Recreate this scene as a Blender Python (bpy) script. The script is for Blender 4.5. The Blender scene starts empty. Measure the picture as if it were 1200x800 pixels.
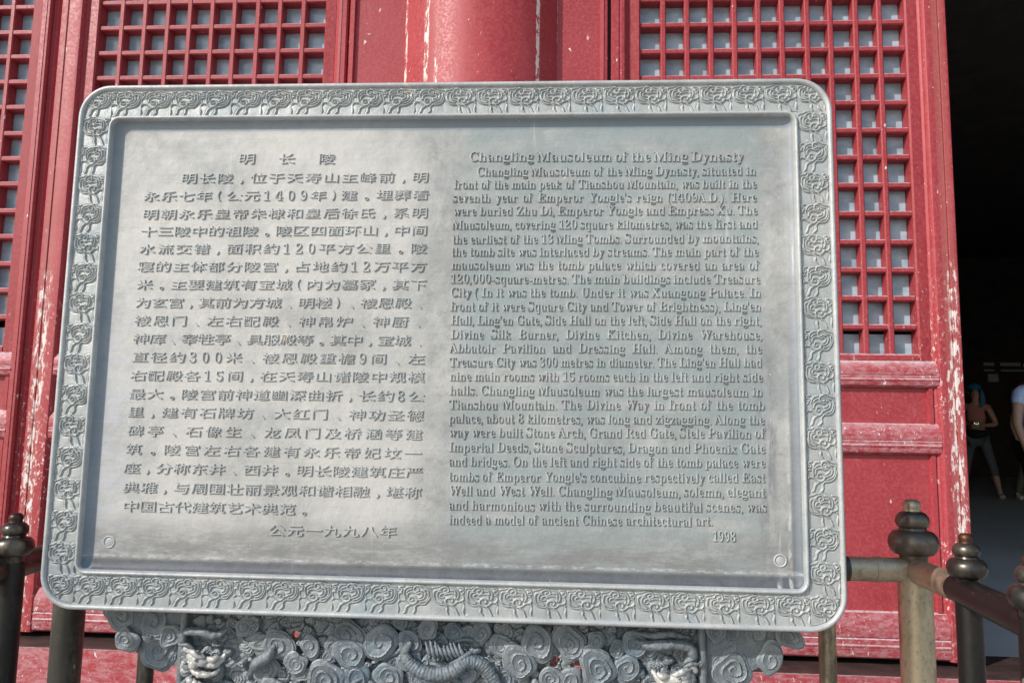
import bpy, bmesh, math, random
import numpy as np
from mathutils import Vector, Matrix, Quaternion, noise as mnoise
random.seed(7); rng = np.random.default_rng(7)
S = bpy.context.scene; COL = S.collection

# ------------------------------------------------------------------ camera
ROT = [[0.9980849, -0.0611139, -0.0095727], [0.0595742, 0.9913096, -0.1172865], [0.0166573, 0.1164916, 0.993052]]            # columns: right, forward, up of the camera in the world
cam = bpy.data.objects.new('camera', bpy.data.cameras.new('camera')); COL.objects.link(cam)
R3 = np.array(ROT)
right, fwd, up = R3[:, 0], R3[:, 1], R3[:, 2]
cam.matrix_world = Matrix(((right[0], up[0], -fwd[0], 0.0), (right[1], up[1], -fwd[1], -1.25),
                           (right[2], up[2], -fwd[2], 1.12), (0, 0, 0, 1)))
cam.data.sensor_width = 36; cam.data.lens = 36 * 933 / 1200
cam.data.clip_start = .05; cam.data.clip_end = 500
S.camera = cam
# ------------------------------------------------------------------ light
SUN = Vector((-1.15, -1.0, .98)).normalized()        # direction towards the sun
W = bpy.data.worlds.new('World'); S.world = W; W.use_nodes = True
nt = W.node_tree; bg = nt.nodes['Background']
sky = nt.nodes.new('ShaderNodeTexSky'); sky.sky_type = 'NISHITA'; sky.sun_disc = False
sky.sun_elevation = math.asin(SUN.z); sky.sun_rotation = math.atan2(SUN.x, SUN.y)
sky.air_density = 1.3; sky.dust_density = 1.2; sky.ozone_density = 1.0
nt.links.new(sky.outputs[0], bg.inputs[0]); bg.inputs[1].default_value = .15
sl = bpy.data.lights.new('sun', 'SUN'); sl.energy = 3.3; sl.angle = math.radians(.55); sl.color = (1, .965, .925)
so = bpy.data.objects.new('sun', sl); COL.objects.link(so); so.rotation_mode = 'QUATERNION'
so.rotation_quaternion = SUN.to_track_quat('Z', 'Y'); so.location = (-6, -6, 6)
S.view_settings.view_transform = 'Standard'; S.view_settings.look = 'None'; S.view_settings.gamma = 1
S.view_settings.use_curve_mapping = False; S.view_settings.exposure = .27

X0, X1, Z0, Z1 = -.8215, .4310, .8353, 1.6993       # outline of the bronze board
# ------------------------------------------------------------------ node helpers
class NT:
    def __init__(s, name):
        s.m = bpy.data.materials.new(name); s.m.use_nodes = True; s.t = s.m.node_tree
        s.b = s.t.nodes['Principled BSDF']; s.pos = s.t.nodes.new('ShaderNodeNewGeometry')
    def n(s, ty, **k):
        o = s.t.nodes.new(ty)
        for a, v in k.items(): setattr(o, a, v)
        return o
    def put(s, inp, v):
        if hasattr(v, 'is_output') or hasattr(v, 'links') and not isinstance(v, (int, float)): s.t.links.new(v, inp)
        else: inp.default_value = v
    def coord(s, sc=(1, 1, 1), off=(0, 0, 0)):
        m = s.n('ShaderNodeMapping'); s.t.links.new(s.pos.outputs['Position'], m.inputs[0])
        m.inputs['Scale'].default_value = sc; m.inputs['Location'].default_value = off
        return m.outputs[0]
    def noise(s, scale, detail=4, rough=.55, sc=(1, 1, 1), off=(0, 0, 0), dist=0):
        o = s.n('ShaderNodeTexNoise'); s.t.links.new(s.coord(sc, off), o.inputs['Vector'])
        o.inputs['Scale'].default_value = scale; o.inputs['Detail'].default_value = detail
        o.inputs['Roughness'].default_value = rough; o.inputs['Distortion'].default_value = dist
        return o.outputs[0]
    def ramp(s, v, a, b, lo=0., hi=1.):
        o = s.n('ShaderNodeMapRange'); o.interpolation_type = 'SMOOTHSTEP'
        s.put(o.inputs[0], v); o.inputs[1].default_value = a; o.inputs[2].default_value = b
        o.inputs[3].default_value = lo; o.inputs[4].default_value = hi
        return o.outputs[0]
    def math(s, op, a, b=0.):
        o = s.n('ShaderNodeMath', operation=op); s.put(o.inputs[0], a); s.put(o.inputs[1], b); return o.outputs[0]
    def mix(s, f, a, b, mode='MIX'):
        o = s.n('ShaderNodeMix', data_type='RGBA', blend_type=mode)
        s.put(o.inputs[0], f)
        for i, v in ((6, a), (7, b)):
            if isinstance(v, tuple): o.inputs[i].default_value = (*v, 1)
            else: s.put(o.inputs[i], v)
        return o.outputs[2]
    def xyz(s, which='Position'):
        o = s.n('ShaderNodeSeparateXYZ'); s.t.links.new(s.pos.outputs[which], o.inputs[0]); return o.outputs
    def bump(s, h, strength, dist):
        o = s.n('ShaderNodeBump'); s.put(o.inputs['Height'], h)
        o.inputs['Strength'].default_value = strength; o.inputs['Distance'].default_value = dist
        if s.b.inputs['Normal'].links: s.t.links.new(s.b.inputs['Normal'].links[0].from_socket, o.inputs['Normal'])
        s.t.links.new(o.outputs[0], s.b.inputs['Normal'])
    def out(s, col, rough=.5, metal=0., spec=.5):
        if isinstance(col, tuple): s.b.inputs['Base Color'].default_value = (*col, 1)
        else: s.put(s.b.inputs['Base Color'], col)
        s.put(s.b.inputs['Roughness'], rough); s.put(s.b.inputs['Metallic'], metal)
        s.b.inputs['Specular IOR Level'].default_value = spec
        return s.m

def red_paint(name, chips=.5, dust=.5, wear=0., scars=(), base=(.285, .022, .030), cloth=.6, film=0):
    t = NT(name); P = t.xyz(); N = t.xyz('Normal')
    big = t.noise(3.2, 5, .6, (1, 1, .6)); fine = t.noise(90, 4, .6)
    c = t.mix(t.ramp(big, .3, .7), base, tuple(v * k for v, k in zip(base, (1.2, 1.75, 1.65))))
    c = t.mix(t.ramp(fine, .35, .75, 0, .35), c, (.5, .12, .12))
    dk = t.noise(14, 6, .7, (1, 1, .35), (3, 1, 5))
    c = t.mix(t.ramp(dk, .58, .78, 0, .45), c, (.20, .02, .022))
    # pale film of dust and faded paint
    fade = t.noise(26, 6, .75, (1, 1, .5), (9, 2, 1))
    c = t.mix(t.ramp(fade, .54, .76, 0, .32 * dust), c, (.46, .20, .21))
    if film: c = t.mix(t.math('MULTIPLY', t.ramp(t.noise(48, 6, .8, (.5, 1, 1.2), (3, 6, 1)), .40, .62), film), c, (.50, .30, .32))
    # dust lying on every ledge that faces up
    upf = t.ramp(N[2], .25, .8)
    dn = t.ramp(t.noise(60, 5, .7, (1, 1, 1), (4, 4, 4)), .35, .6, .35, 1)
    c = t.mix(t.math('MULTIPLY', t.math('MULTIPLY', upf, dn), min(1, .55 + dust * .4)), c, (.60, .47, .48))
    # small chips showing the pale ground coat
    h1 = t.noise(55, 2, .5, (1, 1, .45), (1, 7, 2)); h2 = t.noise(5, 3, .6, (1, 1, .5), (8, 8, 1))
    m = t.math('MULTIPLY', t.ramp(h1, .755 - .05 * chips, .785 - .05 * chips), t.ramp(h2, .42, .58))
    h3 = t.noise(150, 2, .5, (1, 1, .7), (2, 9, 3))
    m = t.math('MAXIMUM', m, t.math('MULTIPLY', t.ramp(h3, .74 - .03 * chips, .77 - .03 * chips), t.ramp(h2, .45, .6, 0, .8)))
    if wear > 0:
        low = t.ramp(P[2], 2.0, 1.1, 0, 1)
        h4 = t.noise(85, 4, .75, (.9, 1, .55), (5, 5, 5)); h5 = t.noise(4, 3, .6, (1.2, 1, .6), (2, 2, 2)); low = t.math('MULTIPLY', low, t.ramp(h5, .40, .56))
        m = t.math('MAXIMUM', m, t.math('MULTIPLY', t.ramp(h4, .62 - .07 * wear, .66 - .07 * wear), low))
    for (x0, w, z0, z1, amt) in scars:
        wob = t.math('ADD', P[0], t.math('MULTIPLY', t.math('SUBTRACT', t.noise(30, 3, .6, (0, 0, 1)), .5), .012))
        d = t.math('ABSOLUTE', t.math('SUBTRACT', wob, x0))
        band = t.ramp(d, w, w * .5)
        hs = t.noise(28, 5, .7, (2.2, 1, .6), (x0 * 9, 0, 0))
        k = t.math('MULTIPLY', band, t.ramp(hs, .62 - amt * .2, .66 - amt * .2))
        k = t.math('MULTIPLY', k, t.math('MULTIPLY', t.ramp(P[2], z0, z0 + .05), t.ramp(P[2], z1, z1 - .05)))
        m = t.math('MAXIMUM', m, k)
        c = t.mix(t.math('MULTIPLY', band, .25), c, (.40, .17, .14))
    c = t.mix(t.math('MULTIPLY', m, .88), c, (.74, .67, .63))
    t.out(c, t.ramp(fine, .3, .7, .42, .62), 0, .42)
    t.bump(t.noise(260, 2, .5, (.35, 1, 1)), .25 * cloth, .0008)
    t.bump(t.noise(7, 4, .6), .5, .004)
    t.bump(m, -.6, .0008)
    return t.m

def bronze(name, a=(.33, .335, .32), b=(.47, .46, .43), blue=(.26, .31, .33), hatch=0., edge=.5, metal=.15, rough=.5, grime=.5, stains_and_shade=False, coarse=False):
    t = NT(name); P = t.xyz()
    n1 = t.noise(6, 6, .65); n2 = t.noise(45, 5, .7, (1, 1, 1), (2, 2, 2)); n3 = t.noise(9, 5, .6, (1, 1, .8), (7, 3, 3))
    c = t.mix(t.ramp(n1, .3, .72), a, b)
    c = t.mix(t.ramp(n3, .48, .72, 0, .75), c, blue)
    c = t.mix(t.ramp(n2, .45, .75, 0, .6), c, tuple(v * .66 for v in a))
    n5 = t.noise(18, 6, .75, (1, 1, .8), (4, 9, 2)); c = t.mix(t.ramp(n5, .50, .72, 0, .45), c, tuple(min(1, v * 1.28) for v in b))
    gr = t.noise(420, 2, .5); c = t.mix(t.ramp(gr, .5, .75, 0, .5 * grime), c, (.12, .12, .115))
    if stains_and_shade:
        # the stains of the inscription field, plus shade painted along its coved edges
        rf = t.ramp(P[0], -.20, -.13)                                   # bluish right column
        bd = t.ramp(t.noise(16, 6, .7, (.25, 1, 2.2), (1, 1, 4)), .36, .6, .25, 1)
        c = t.mix(t.math('MULTIPLY', t.math('MULTIPLY', rf, bd), t.ramp(P[0], .335, .30, 0, .75)), c, (.22, .27, .27))
        lf = t.ramp(P[0], -.20, -.26); c = t.mix(t.math('MULTIPLY', lf, t.ramp(n1, .3, .6, .2, .7)), c, (.50, .485, .45))
        ld = t.math('MULTIPLY', t.ramp(P[0], -.66, -.73), t.ramp(P[2], 1.5, 1.15))
        c = t.mix(t.math('MULTIPLY', ld, t.ramp(t.noise(50, 4, .6, (.3, 1, 1.5)), .4, .6, .1, .6)), c, (.42, .43, .47))
        lo = t.math('MULTIPLY', t.ramp(P[2], .99, .925), t.ramp(t.noise(30, 8, .8, (.45, 1, 1.6), (3, 3, 9)), .38, .60))
        c = t.mix(t.math('MULTIPLY', lo, .85), c, (.13, .127, .125)); sk = t.math('MULTIPLY', t.ramp(t.math('ABSOLUTE', t.math('SUBTRACT', P[0], t.math('ADD', .312, t.math('MULTIPLY', n1, .02)))), .020, .004), t.math('MULTIPLY', t.ramp(P[2], 1.34, 1.15), t.ramp(t.noise(26, 6, .75, (2, 1, .35), (2, 2, 7)), .40, .58, 0, .8))); c = t.mix(sk, c, (.15, .155, .165)); c = t.mix(t.ramp(P[2], 1.0, .93, 0, .45), c, (.23, .23, .22))
        gd = t.math('MULTIPLY', t.ramp(t.math('ABSOLUTE', t.math('ADD', P[0], .178)), .03, .008), t.ramp(t.noise(7, 5, .7, (1, 1, .8), (3, 1, 1)), .46, .62, 0, .55))
        c = t.mix(gd, c, (.22, .22, .215))
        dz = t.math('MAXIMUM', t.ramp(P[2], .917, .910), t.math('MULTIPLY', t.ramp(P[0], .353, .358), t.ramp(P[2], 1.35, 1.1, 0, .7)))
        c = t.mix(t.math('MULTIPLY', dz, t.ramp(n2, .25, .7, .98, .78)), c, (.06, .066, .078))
        ed = t.math('MAXIMUM', t.ramp(P[0], X0 + .0800, X0 + .0745), t.ramp(P[2], Z1 - .0800, Z1 - .0755))  # blue shade of the left, top and right cove, painted into the colour
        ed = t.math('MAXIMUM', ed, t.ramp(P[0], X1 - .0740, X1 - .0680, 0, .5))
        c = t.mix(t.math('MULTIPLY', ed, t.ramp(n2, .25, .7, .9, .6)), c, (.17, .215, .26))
        # pale mineral runs
        ru = t.noise(22, 5, .7, (2.5, 1, .16), (6, 1, 1))
        c = t.mix(t.math('MULTIPLY', t.ramp(ru, .62, .78), t.ramp(P[0], .2, .36, .25, .8)), c, (.62, .62, .62))
        ln = t.math('MULTIPLY', t.ramp(t.math('ABSOLUTE', t.math('SUBTRACT', P[2], .918)), .004, .001), t.ramp(t.noise(60, 6, .8, (1, 1, 3)), .46, .62))
        c = t.mix(t.math('MULTIPLY', ln, .45), c, (.60, .60, .60))
        ln = t.math('MULTIPLY', t.ramp(t.math('ABSOLUTE', t.math('SUBTRACT', P[0], .352)), .004, .001), t.math('MULTIPLY', t.ramp(P[2], 1.2, 1.0), t.ramp(t.noise(40, 4, .7, (3, 1, 1)), .42, .6)))
        c = t.mix(t.math('MULTIPLY', ln, .5), c, (.60, .60, .60))
    else:
        # yellowish droppings and pale spots here and there
        yp = t.noise(17 if not coarse else 3, 2, .5, (1, 1, 1), (3, 8, 5)); c = t.mix(t.ramp(yp, .73, .77, 0, .7), c, (.62, .56, .42))
    sp = t.noise(120, 2, .5, (1, 1, 1), (6, 6, 6)); c = t.mix(t.ramp(sp, .76, .80), c, (.72, .72, .70))
    if hatch:
        c = t.mix(t.ramp(t.noise(160, 3, .6, (.05, 1, 1.6)), .48, .72, 0, hatch), c, (.20, .20, .21))
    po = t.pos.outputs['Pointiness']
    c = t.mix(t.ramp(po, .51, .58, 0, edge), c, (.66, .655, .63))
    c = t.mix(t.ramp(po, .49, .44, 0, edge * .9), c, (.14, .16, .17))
    t.out(c, t.ramp(n2, .3, .7, rough - .08, rough + .12), metal, .5)
    t.bump(t.noise(300, 3, .6), .25, .0006)
    t.bump(t.noise(28, 5, .65), .5, .0035)
    if coarse: t.bump(t.noise(110, 5, .7), .7, .0035); t.bump(t.noise(45, 3, .6, (1, 1, 1), (4, 1, 1)), .5, .004)
    if hatch: t.bump(t.noise(170, 2, .5, (.04, 1, 1.6)), .3, .0006)
    return t.m

def plain(name, a, b=None, scale=20, rough=.5, metal=0., bump=.2, spec=.5, sc=(1, 1, 1)):
    t = NT(name); n = t.noise(scale, 5, .65, sc)
    c = t.mix(t.ramp(n, .35, .7), a, b or tuple(v * 1.4 for v in a))
    t.out(c, rough, metal, spec); t.bump(t.noise(scale * 6, 3, .6), bump, .001)
    return t.m

def worn_metal(name, pale, dark, amount=.5, rough=.42):
    t = NT(name)
    n = t.noise(9, 6, .7, (1, 1, .5)); f = t.noise(70, 4, .7)
    c = t.mix(t.ramp(n, .62 - amount * .35, .78 - amount * .35), dark, pale)
    c = t.mix(t.ramp(f, .5, .75, 0, .4), c, tuple(v * .55 for v in pale))
    c = t.mix(t.ramp(t.noise(24, 6, .75, (1, 1, .4), (7, 2, 2)), .46, .68, 0, .65), c, tuple(v * .5 for v in pale))
    c = t.mix(t.ramp(t.noise(160, 3, .6, (1, 1, .8), (1, 9, 1)), .55, .7, 0, .5), c, tuple(v * .4 for v in pale))
    c = t.mix(t.ramp(t.noise(60, 2, .5, (1, 1, .4), (2, 1, 1)), .74, .78, 0, .7), c, (.55, .45, .36))
    t.out(c, t.ramp(n, .3, .7, rough - .06, rough + .10), .72, .5); t.bump(f, .2, .001)
    return t.m

M = dict(
    red=red_paint('faded red paint', .5, .5, 0),
    red_worn=red_paint('chipped red paint', .8, .6, .7, scars=((1.446, .020, .36, 1.8, .58), (1.425, .014, .36, 1.45, .5), (-2.045, .030, .36, 1.75, .56))),
    red_pillar=red_paint('red plastered pillar paint', .75, .35, 0,
        scars=((-.530, .012, 2.45, 4, .75), (-.487, .008, 2.3, 2.62, .6), (-.100, .008, 2.3, 4, .95), (-.018, .010, 2.3, 4, .7), (-.628, .008, 2.2, 4, .55)), base=(.295, .024, .031), cloth=1.),
    red_flat=red_paint('red board paint', .7, .75, 0, base=(.265, .020, .028)),
    red_dusty=red_paint('dusty red moulding', .6, 1.1, .25, film=.55),
    red_lattice=red_paint('red lattice paint', .45, .45, .25, base=(.262, .019, .026)),
    field=bronze('bronze field', (.27, .272, .262), (.42, .412, .39), (.24, .265, .275), hatch=.10, edge=0, metal=0, stains_and_shade=True, rough=.6),
    letter=bronze('bronze lettering', (.34, .352, .35), (.46, .465, .455), (.31, .35, .36), grime=.2, edge=.0, metal=0, rough=.45),
    rim=bronze('bronze rim', (.38, .39, .385), (.47, .475, .465), (.31, .35, .37), edge=.0, rough=.45),
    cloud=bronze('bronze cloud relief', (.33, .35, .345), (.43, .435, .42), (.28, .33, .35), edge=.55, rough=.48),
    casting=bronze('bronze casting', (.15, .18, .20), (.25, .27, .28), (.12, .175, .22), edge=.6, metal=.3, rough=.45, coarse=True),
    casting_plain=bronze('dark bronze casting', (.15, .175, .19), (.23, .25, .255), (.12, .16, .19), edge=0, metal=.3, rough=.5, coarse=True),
    casting_pale=bronze('worn pale bronze', (.42, .41, .385), (.55, .53, .49), (.26, .29, .31), edge=0, metal=.2, rough=.42),
    tan=worn_metal('worn tan metal', (.60, .50, .35), (.17, .14, .10), .66),
    finial=worn_metal('turned dark metal', (.17, .145, .115), (.055, .048, .042), .5, .3),
    dark=worn_metal('dark railing metal', (.085, .082, .078), (.028, .026, .025), .25),
    grey=worn_metal('grey railing metal', (.21, .19, .155), (.06, .057, .05), .40),
    stone=plain('paving stone', (.30, .29, .27), (.40, .385, .36), 5, .75),
    hallfloor=plain('polished hall floor', (.54, .56, .565), (.62, .635, .64), 2, .5),
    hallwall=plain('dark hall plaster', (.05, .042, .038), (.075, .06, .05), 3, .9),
    sill=plain('dark worn threshold top', (.035, .020, .018), (.07, .04, .035), 12, .6),
    roof=plain('painted eave boards', (.10, .08, .07), (.14, .11, .09), 4, .8),
)
def glass_mat():
    t = NT('dusty window glass'); n = t.noise(11, 3, .6, (1, 1, 1.6)); f = t.noise(70, 4, .6)
    c = t.mix(t.ramp(n, .35, .65), (.25, .35, .42), (.38, .50, .58)); c = t.mix(t.ramp(f, .45, .8, 0, .35), c, (.42, .44, .44))
    return t.out(c, t.ramp(f, .3, .8, .10, .3), 0, .5)
M['glass'] = glass_mat()
SKIN = plain('skin', (.42, .25, .18), (.46, .28, .20), 30, .5, 0, .05)
def cloth(name, c, s=60): return plain(name, c, tuple(min(1, v * 1.25) for v in c), s, .85, 0, .3, .2)

# ------------------------------------------------------------------ object helpers
def thing(name, label, cat, loc, group=None):
    o = bpy.data.objects.new(name, None); COL.objects.link(o); o.location = loc
    o['label'] = label; o['category'] = cat; o['kind'] = 'thing'
    if group: o['group'] = group
    o.empty_display_size = .1
    return o
def rootloc(p):
    v = Vector((0, 0, 0))
    while p: v += p.location; p = p.parent
    return v
def put(name, me, mat, parent=None, loc=None, scale=None, rot=None, label=None):
    if mat is not None and not me.materials: me.materials.append(mat)
    o = bpy.data.objects.new(name, me); COL.objects.link(o)
    if parent: o.parent = parent
    if loc is not None: o.location = Vector(loc) - (rootloc(parent) if parent else Vector())
    if scale is not None: o.scale = scale
    if rot is not None: o.rotation_euler = rot
    if label: o['label'] = label
    return o
def mesh(vs, fs, sharp=35, recalc=False, merge=False):
    me = bpy.data.meshes.new('mesh'); me.from_pydata([tuple(v) for v in vs], [], fs)
    if recalc or merge:
        bm = bmesh.new(); bm.from_mesh(me)
        if merge: bmesh.ops.remove_doubles(bm, verts=bm.verts, dist=1e-5)
        bmesh.ops.recalc_face_normals(bm, faces=bm.faces); bm.to_mesh(me); bm.free()
    if sharp is not None:
        me.polygons.foreach_set('use_smooth', [True] * len(me.polygons))
        if sharp < 179: me.set_sharp_from_angle(angle=math.radians(sharp))
    me.update(); return me
def part(name, vs, fs, mat, parent=None, sharp=35, recalc=True, label=None):
    o = rootloc(parent) if parent else Vector()
    return put(name, mesh([Vector(v) - o for v in vs], fs, sharp, recalc), mat, parent, label=label)
def prism(pts, axis, a0, a1):
    """closed profile swept along x or z.  axis 'z': pts (x,y); axis 'x': pts (y,z)"""
    n = len(pts); vs = []
    for a in (a0, a1):
        for p in pts: vs.append((p[0], p[1], a) if axis == 'z' else (a, p[0], p[1]))
    fs = [(i, (i + 1) % n, n + (i + 1) % n, n + i) for i in range(n)] + [tuple(range(n)), tuple(range(2 * n - 1, n - 1, -1))]
    return vs, fs
def box(x0, x1, y0, y1, z0, z1, b=0):
    if b <= 0: return prism([(x0, y0), (x1, y0), (x1, y1), (x0, y1)], 'z', z0, z1)
    return prism([(x0, y0 + b), (x0 + b, y0), (x1 - b, y0), (x1, y0 + b), (x1, y1), (x0, y1)], 'z', z0, z1)
def cr(pts, k=6):
    P = [np.array(p, float) for p in pts]; P = [2 * P[0] - P[1]] + P + [2 * P[-1] - P[-2]]; out = []
    for i in range(1, len(P) - 2):
        for j in range(k):
            t = j / k; a, b, c, d = P[i - 1:i + 3]
            out.append(.5 * (2 * b + (c - a) * t + (2 * a - 5 * b + 4 * c - d) * t * t + (3 * b - a - 3 * c + d) * t ** 3))
    out.append(P[-2]); return out
def sweep(pts, radii, n=10, k=5, flat=1., wave=0, waven=0):
    pr = cr([(*p, r) for p, r in zip(pts, radii)], k); vs, fs = [], []
    P = [Vector(q[:3]) for q in pr]; up0 = Vector((.13, -1, .21))
    for i, p in enumerate(P):
        t = (P[min(i + 1, len(P) - 1)] - P[max(i - 1, 0)]).normalized()
        a = t.cross(up0).normalized(); b = a.cross(t)
        r = max(1e-4, pr[i][3]) * (1 + wave * math.sin(i * waven))
        for j in range(n):
            an = 2 * math.pi * j / n; vs.append(p + a * math.cos(an) * r + b * math.sin(an) * r * flat)
    for i in range(len(P) - 1):
        for j in range(n): fs.append((i * n + j, i * n + (j + 1) % n, (i + 1) * n + (j + 1) % n, (i + 1) * n + j))
    fs += [tuple(range(n)), tuple(range(len(P) * n - 1, len(P) * n - n - 1, -1))]
    return vs, fs
def lathe(prof, c, n=28):
    vs = [(c[0] + r * math.cos(2 * math.pi * j / n), c[1] + r * math.sin(2 * math.pi * j / n), c[2] + z) for r, z in prof for j in range(n)]
    fs = [(i * n + j, i * n + (j + 1) % n, (i + 1) * n + (j + 1) % n, (i + 1) * n + j) for i in range(len(prof) - 1) for j in range(n)]
    fs += [tuple(range(n)), tuple(range(len(prof) * n - 1, (len(prof) - 1) * n - 1, -1))]
    return vs, fs
def join(*gs):
    V, F = [], []
    for v, f in gs:
        o = len(V); V += list(v); F += [tuple(i + o for i in q) for q in f]
    return V, F
def copy_tree(o, parent=None):
    c = o.copy(); COL.objects.link(c); c.parent = parent
    for ch in o.children: copy_tree(ch, c)
    return c
def structure(name, vs, fs, mat, sharp=30):
    o = part(name, vs, fs, mat, None, sharp); o['kind'] = 'structure'; return o

# ------------------------------------------------------------------ setting
WY = 1.75                                            # front plane of the hall's doors
structure('ground', [(-120, -120, 0), (120, -120, 0), (120, 120, 0), (-120, 120, 0)], [(0, 1, 2, 3)], M['stone'])
structure('platform_step', *box(-8, 14, WY - .45, WY + .3, .004, .16), M['stone'])
structure('hall_floor', *box(-9, 14, WY + .20, 20.5, .17, .28), M['hallfloor'])
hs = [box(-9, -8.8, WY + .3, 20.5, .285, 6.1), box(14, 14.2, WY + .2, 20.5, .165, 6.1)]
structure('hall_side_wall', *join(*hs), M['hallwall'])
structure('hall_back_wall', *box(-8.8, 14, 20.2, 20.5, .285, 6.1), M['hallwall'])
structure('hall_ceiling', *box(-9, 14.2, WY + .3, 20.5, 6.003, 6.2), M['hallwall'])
structure('front_wall_above_doors', *join(box(-9, 14.2, WY + .02, WY + .29, 3.56, 6.1), box(-9, -3.3, WY + .02, WY + .29, .165, 3.557), box(9.6, 14.2, WY + .2, WY + .29, .285, 3.557)), M['red_flat'])
structure('eave', *join(box(-9.5, 14.7, .15, WY + .3, 5.15, 5.3), box(-9.5, 14.7, -.05, .148, 5.0, 5.3)), M['roof'])

# ------------------------------------------------------------------ lattice door leaves
TOPZ = 3.42; BOT = .352
def stile_profile(x0, x1, inner):                    # inner = +1: opening on the right, -1: on the left
    w = x1 - x0; y = WY
    pts = [(0, y + .05), (0, y + .008), (.006, y), (.030, y), (.033, y + .005), (.037, y + .0005), (w * .62, y - .0005), (w - .030, y - .002), (w - .020, y - .001),
           (w - .012, y + .006), (w - .009, y + .016), (w - .003, y + .020), (w, y + .024), (w, y + .05)]
    return [((x0 + a) if inner > 0 else (x1 - a), b) for a, b in pts]
def rail_profile(z0, z1):                            # moulding: sloping ledge on top, ribbed face, bevel to the panel under it
    y = WY; h = z1 - z0
    return [(y + .05, z0), (y + .016, z0 + .001), (y + .010, z0 + .006), (y + .004, z0 + .008), (y + .002, z0 + .014), (y + .000, z0 + .03 * h / .12), (y + .001, z0 + .42 * h),
            (y + .005, z0 + .44 * h), (y + .001, z0 + .47 * h), (y + .000, z0 + .60 * h), (y + .002, z0 + .74 * h), (y + .009, z0 + .88 * h), (y + .014, z1 - .004), (y + .022, z1), (y + .05, z1)]
PANE = {}
def door_leaf(label, x0, x1, lx0, lx1, ncol, zlat, zoff, worn_side=None, zrails=None):
    t = thing('lattice_door', label, 'door', (x0, WY, BOT), 'red lattice door leaves of the hall')
    wL = M['red_worn'] if worn_side == 'both' else M['red_flat']; wR = M['red_worn'] if worn_side else M['red_flat']
    part('stile', *prism(stile_profile(x0, lx0 - .045, 1), 'z', BOT, TOPZ), wL, t)
    part('stile', *prism(stile_profile(lx1 + .045, x1, -1), 'z', BOT, TOPZ), wR, t)
    a, b = lx0 - .0452, lx1 + .0452
    # rails (bottom, middle, upper) and top
    for (z0, z1) in ((BOT, .515), (1.072, 1.186), (1.317, zlat - .026)):
        r = part('rail', *prism(rail_profile(z0, z1), 'x', a - .0145, b + .0145), M['red_dusty'], t)
        part('bead', *sweep([(a - .012, WY + .003, z0 + (z1 - z0) * .28), ((a + b) / 2, WY + .003, z0 + (z1 - z0) * .28), (b + .012, WY + .003, z0 + (z1 - z0) * .28)], [.0065] * 3, 8, 2), M['red_dusty'], r)
    part('rail', *prism(rail_profile(TOPZ - .12, TOPZ), 'x', a, b), M['red'], t)
    # sunk panels
    for (z0, z1) in ((.515, 1.072), (1.186, 1.317)):
        part('panel', *join(box(a, b, WY + .030, WY + .045, z0, z1), ), M['red'] if z0 < 1 else M['red_flat'], t)
        for (q0, q1) in ((a, a + .022), (b - .022, b)):
            part('panel_bead', *prism([(q0, WY + .031), (q0 + .004, WY + .016), (q1 - .004, WY + .016), (q1, WY + .031)], 'z', z0, z1), M['red'], t)
    # frame round the lattice
    zt = TOPZ - .122
    fr = part('lattice_frame', *join(
        prism([(lx0 - .045, WY + .022), (lx0 - .006, WY + .018), (lx0, WY + .024), (lx0, WY + .079), (lx0 - .045, WY + .079)], 'z', zlat - .025, zt),
        prism([(lx1 + .045, WY + .022), (lx1 + .006, WY + .018), (lx1, WY + .024), (lx1, WY + .079), (lx1 + .045, WY + .079)], 'z', zlat - .025, zt),
        prism([(WY + .020, zlat - .0245), (WY + .020, zlat - .006), (WY + .026, zlat), (WY + .077, zlat), (WY + .077, zlat - .0245)], 'x', lx0 + .0005, lx1 - .0005)), M['red_lattice'], t)
    # lattice bars, each a piece
    p = (lx1 - lx0) / ncol; bw = .0105; yb = WY + .026; dp = .050
    vb = mesh(*prism([(-bw, dp), (-bw, .004), (-bw + .004, 0), (bw - .004, 0), (bw, .004), (bw, dp)], 'z', 0, zt - zlat), 30, True)
    for i in range(1, ncol):
        put('lattice_bar', vb, M['red_lattice'], t, (lx0 + p * i + random.uniform(-.0015, .0015), yb, zlat), rot=(0, random.uniform(-.0016, .0016), 0))
    hb = mesh(*prism([(dp, -bw), (.004, -bw), (0, -bw + .004), (0, bw - .004), (.004, bw), (dp, bw)], 'x', .001, lx1 - lx0 - .001), 30, True)
    zs = []; z = zoff
    while z > zlat + .05: z -= .1097
    z += .1097
    while z < zt - .02: zs.append(z); z += .1097
    for z in zs:
        put('lattice_bar', hb, M['red_lattice'], t, (lx0, yb + .0026, z + random.uniform(-.0015, .0015)), rot=(0, random.uniform(-.0018, .0018), 0))
    # panes behind the bars
    pm = mesh([(0, 0, 0), (p - .001, 0, 0), (p - .001, 0, .1085), (0, 0, .1085), (0, .004, 0), (p - .001, .004, 0), (p - .001, .004, .1085), (0, .004, .1085)],
              [(0, 1, 2, 3), (7, 6, 5, 4), (0, 4, 5, 1), (1, 5, 6, 2), (2, 6, 7, 3), (3, 7, 4, 0)], None)
    lo = [zlat - .03] + zs
    for i in range(ncol):
        for k, z in enumerate(lo):
            put('glass_pane', pm, M['glass'], t, (lx0 + p * i, yb + .0525 + random.uniform(0, .0015), z + .0005), rot=(random.uniform(-.012, .012), 0, random.uniform(-.012, .012)))
    return t
door_leaf('red lattice door leaf beside the dark open doorway, right of the round pillar', .187, 1.475, .304, 1.326, 11, 1.443, 2.748, 'right')
door_leaf('red lattice door leaf left of the round pillar, half hidden by the bronze board', -2.082, -.872, -1.926, -.972, 10, 1.44, 2.771, 'both')
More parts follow.
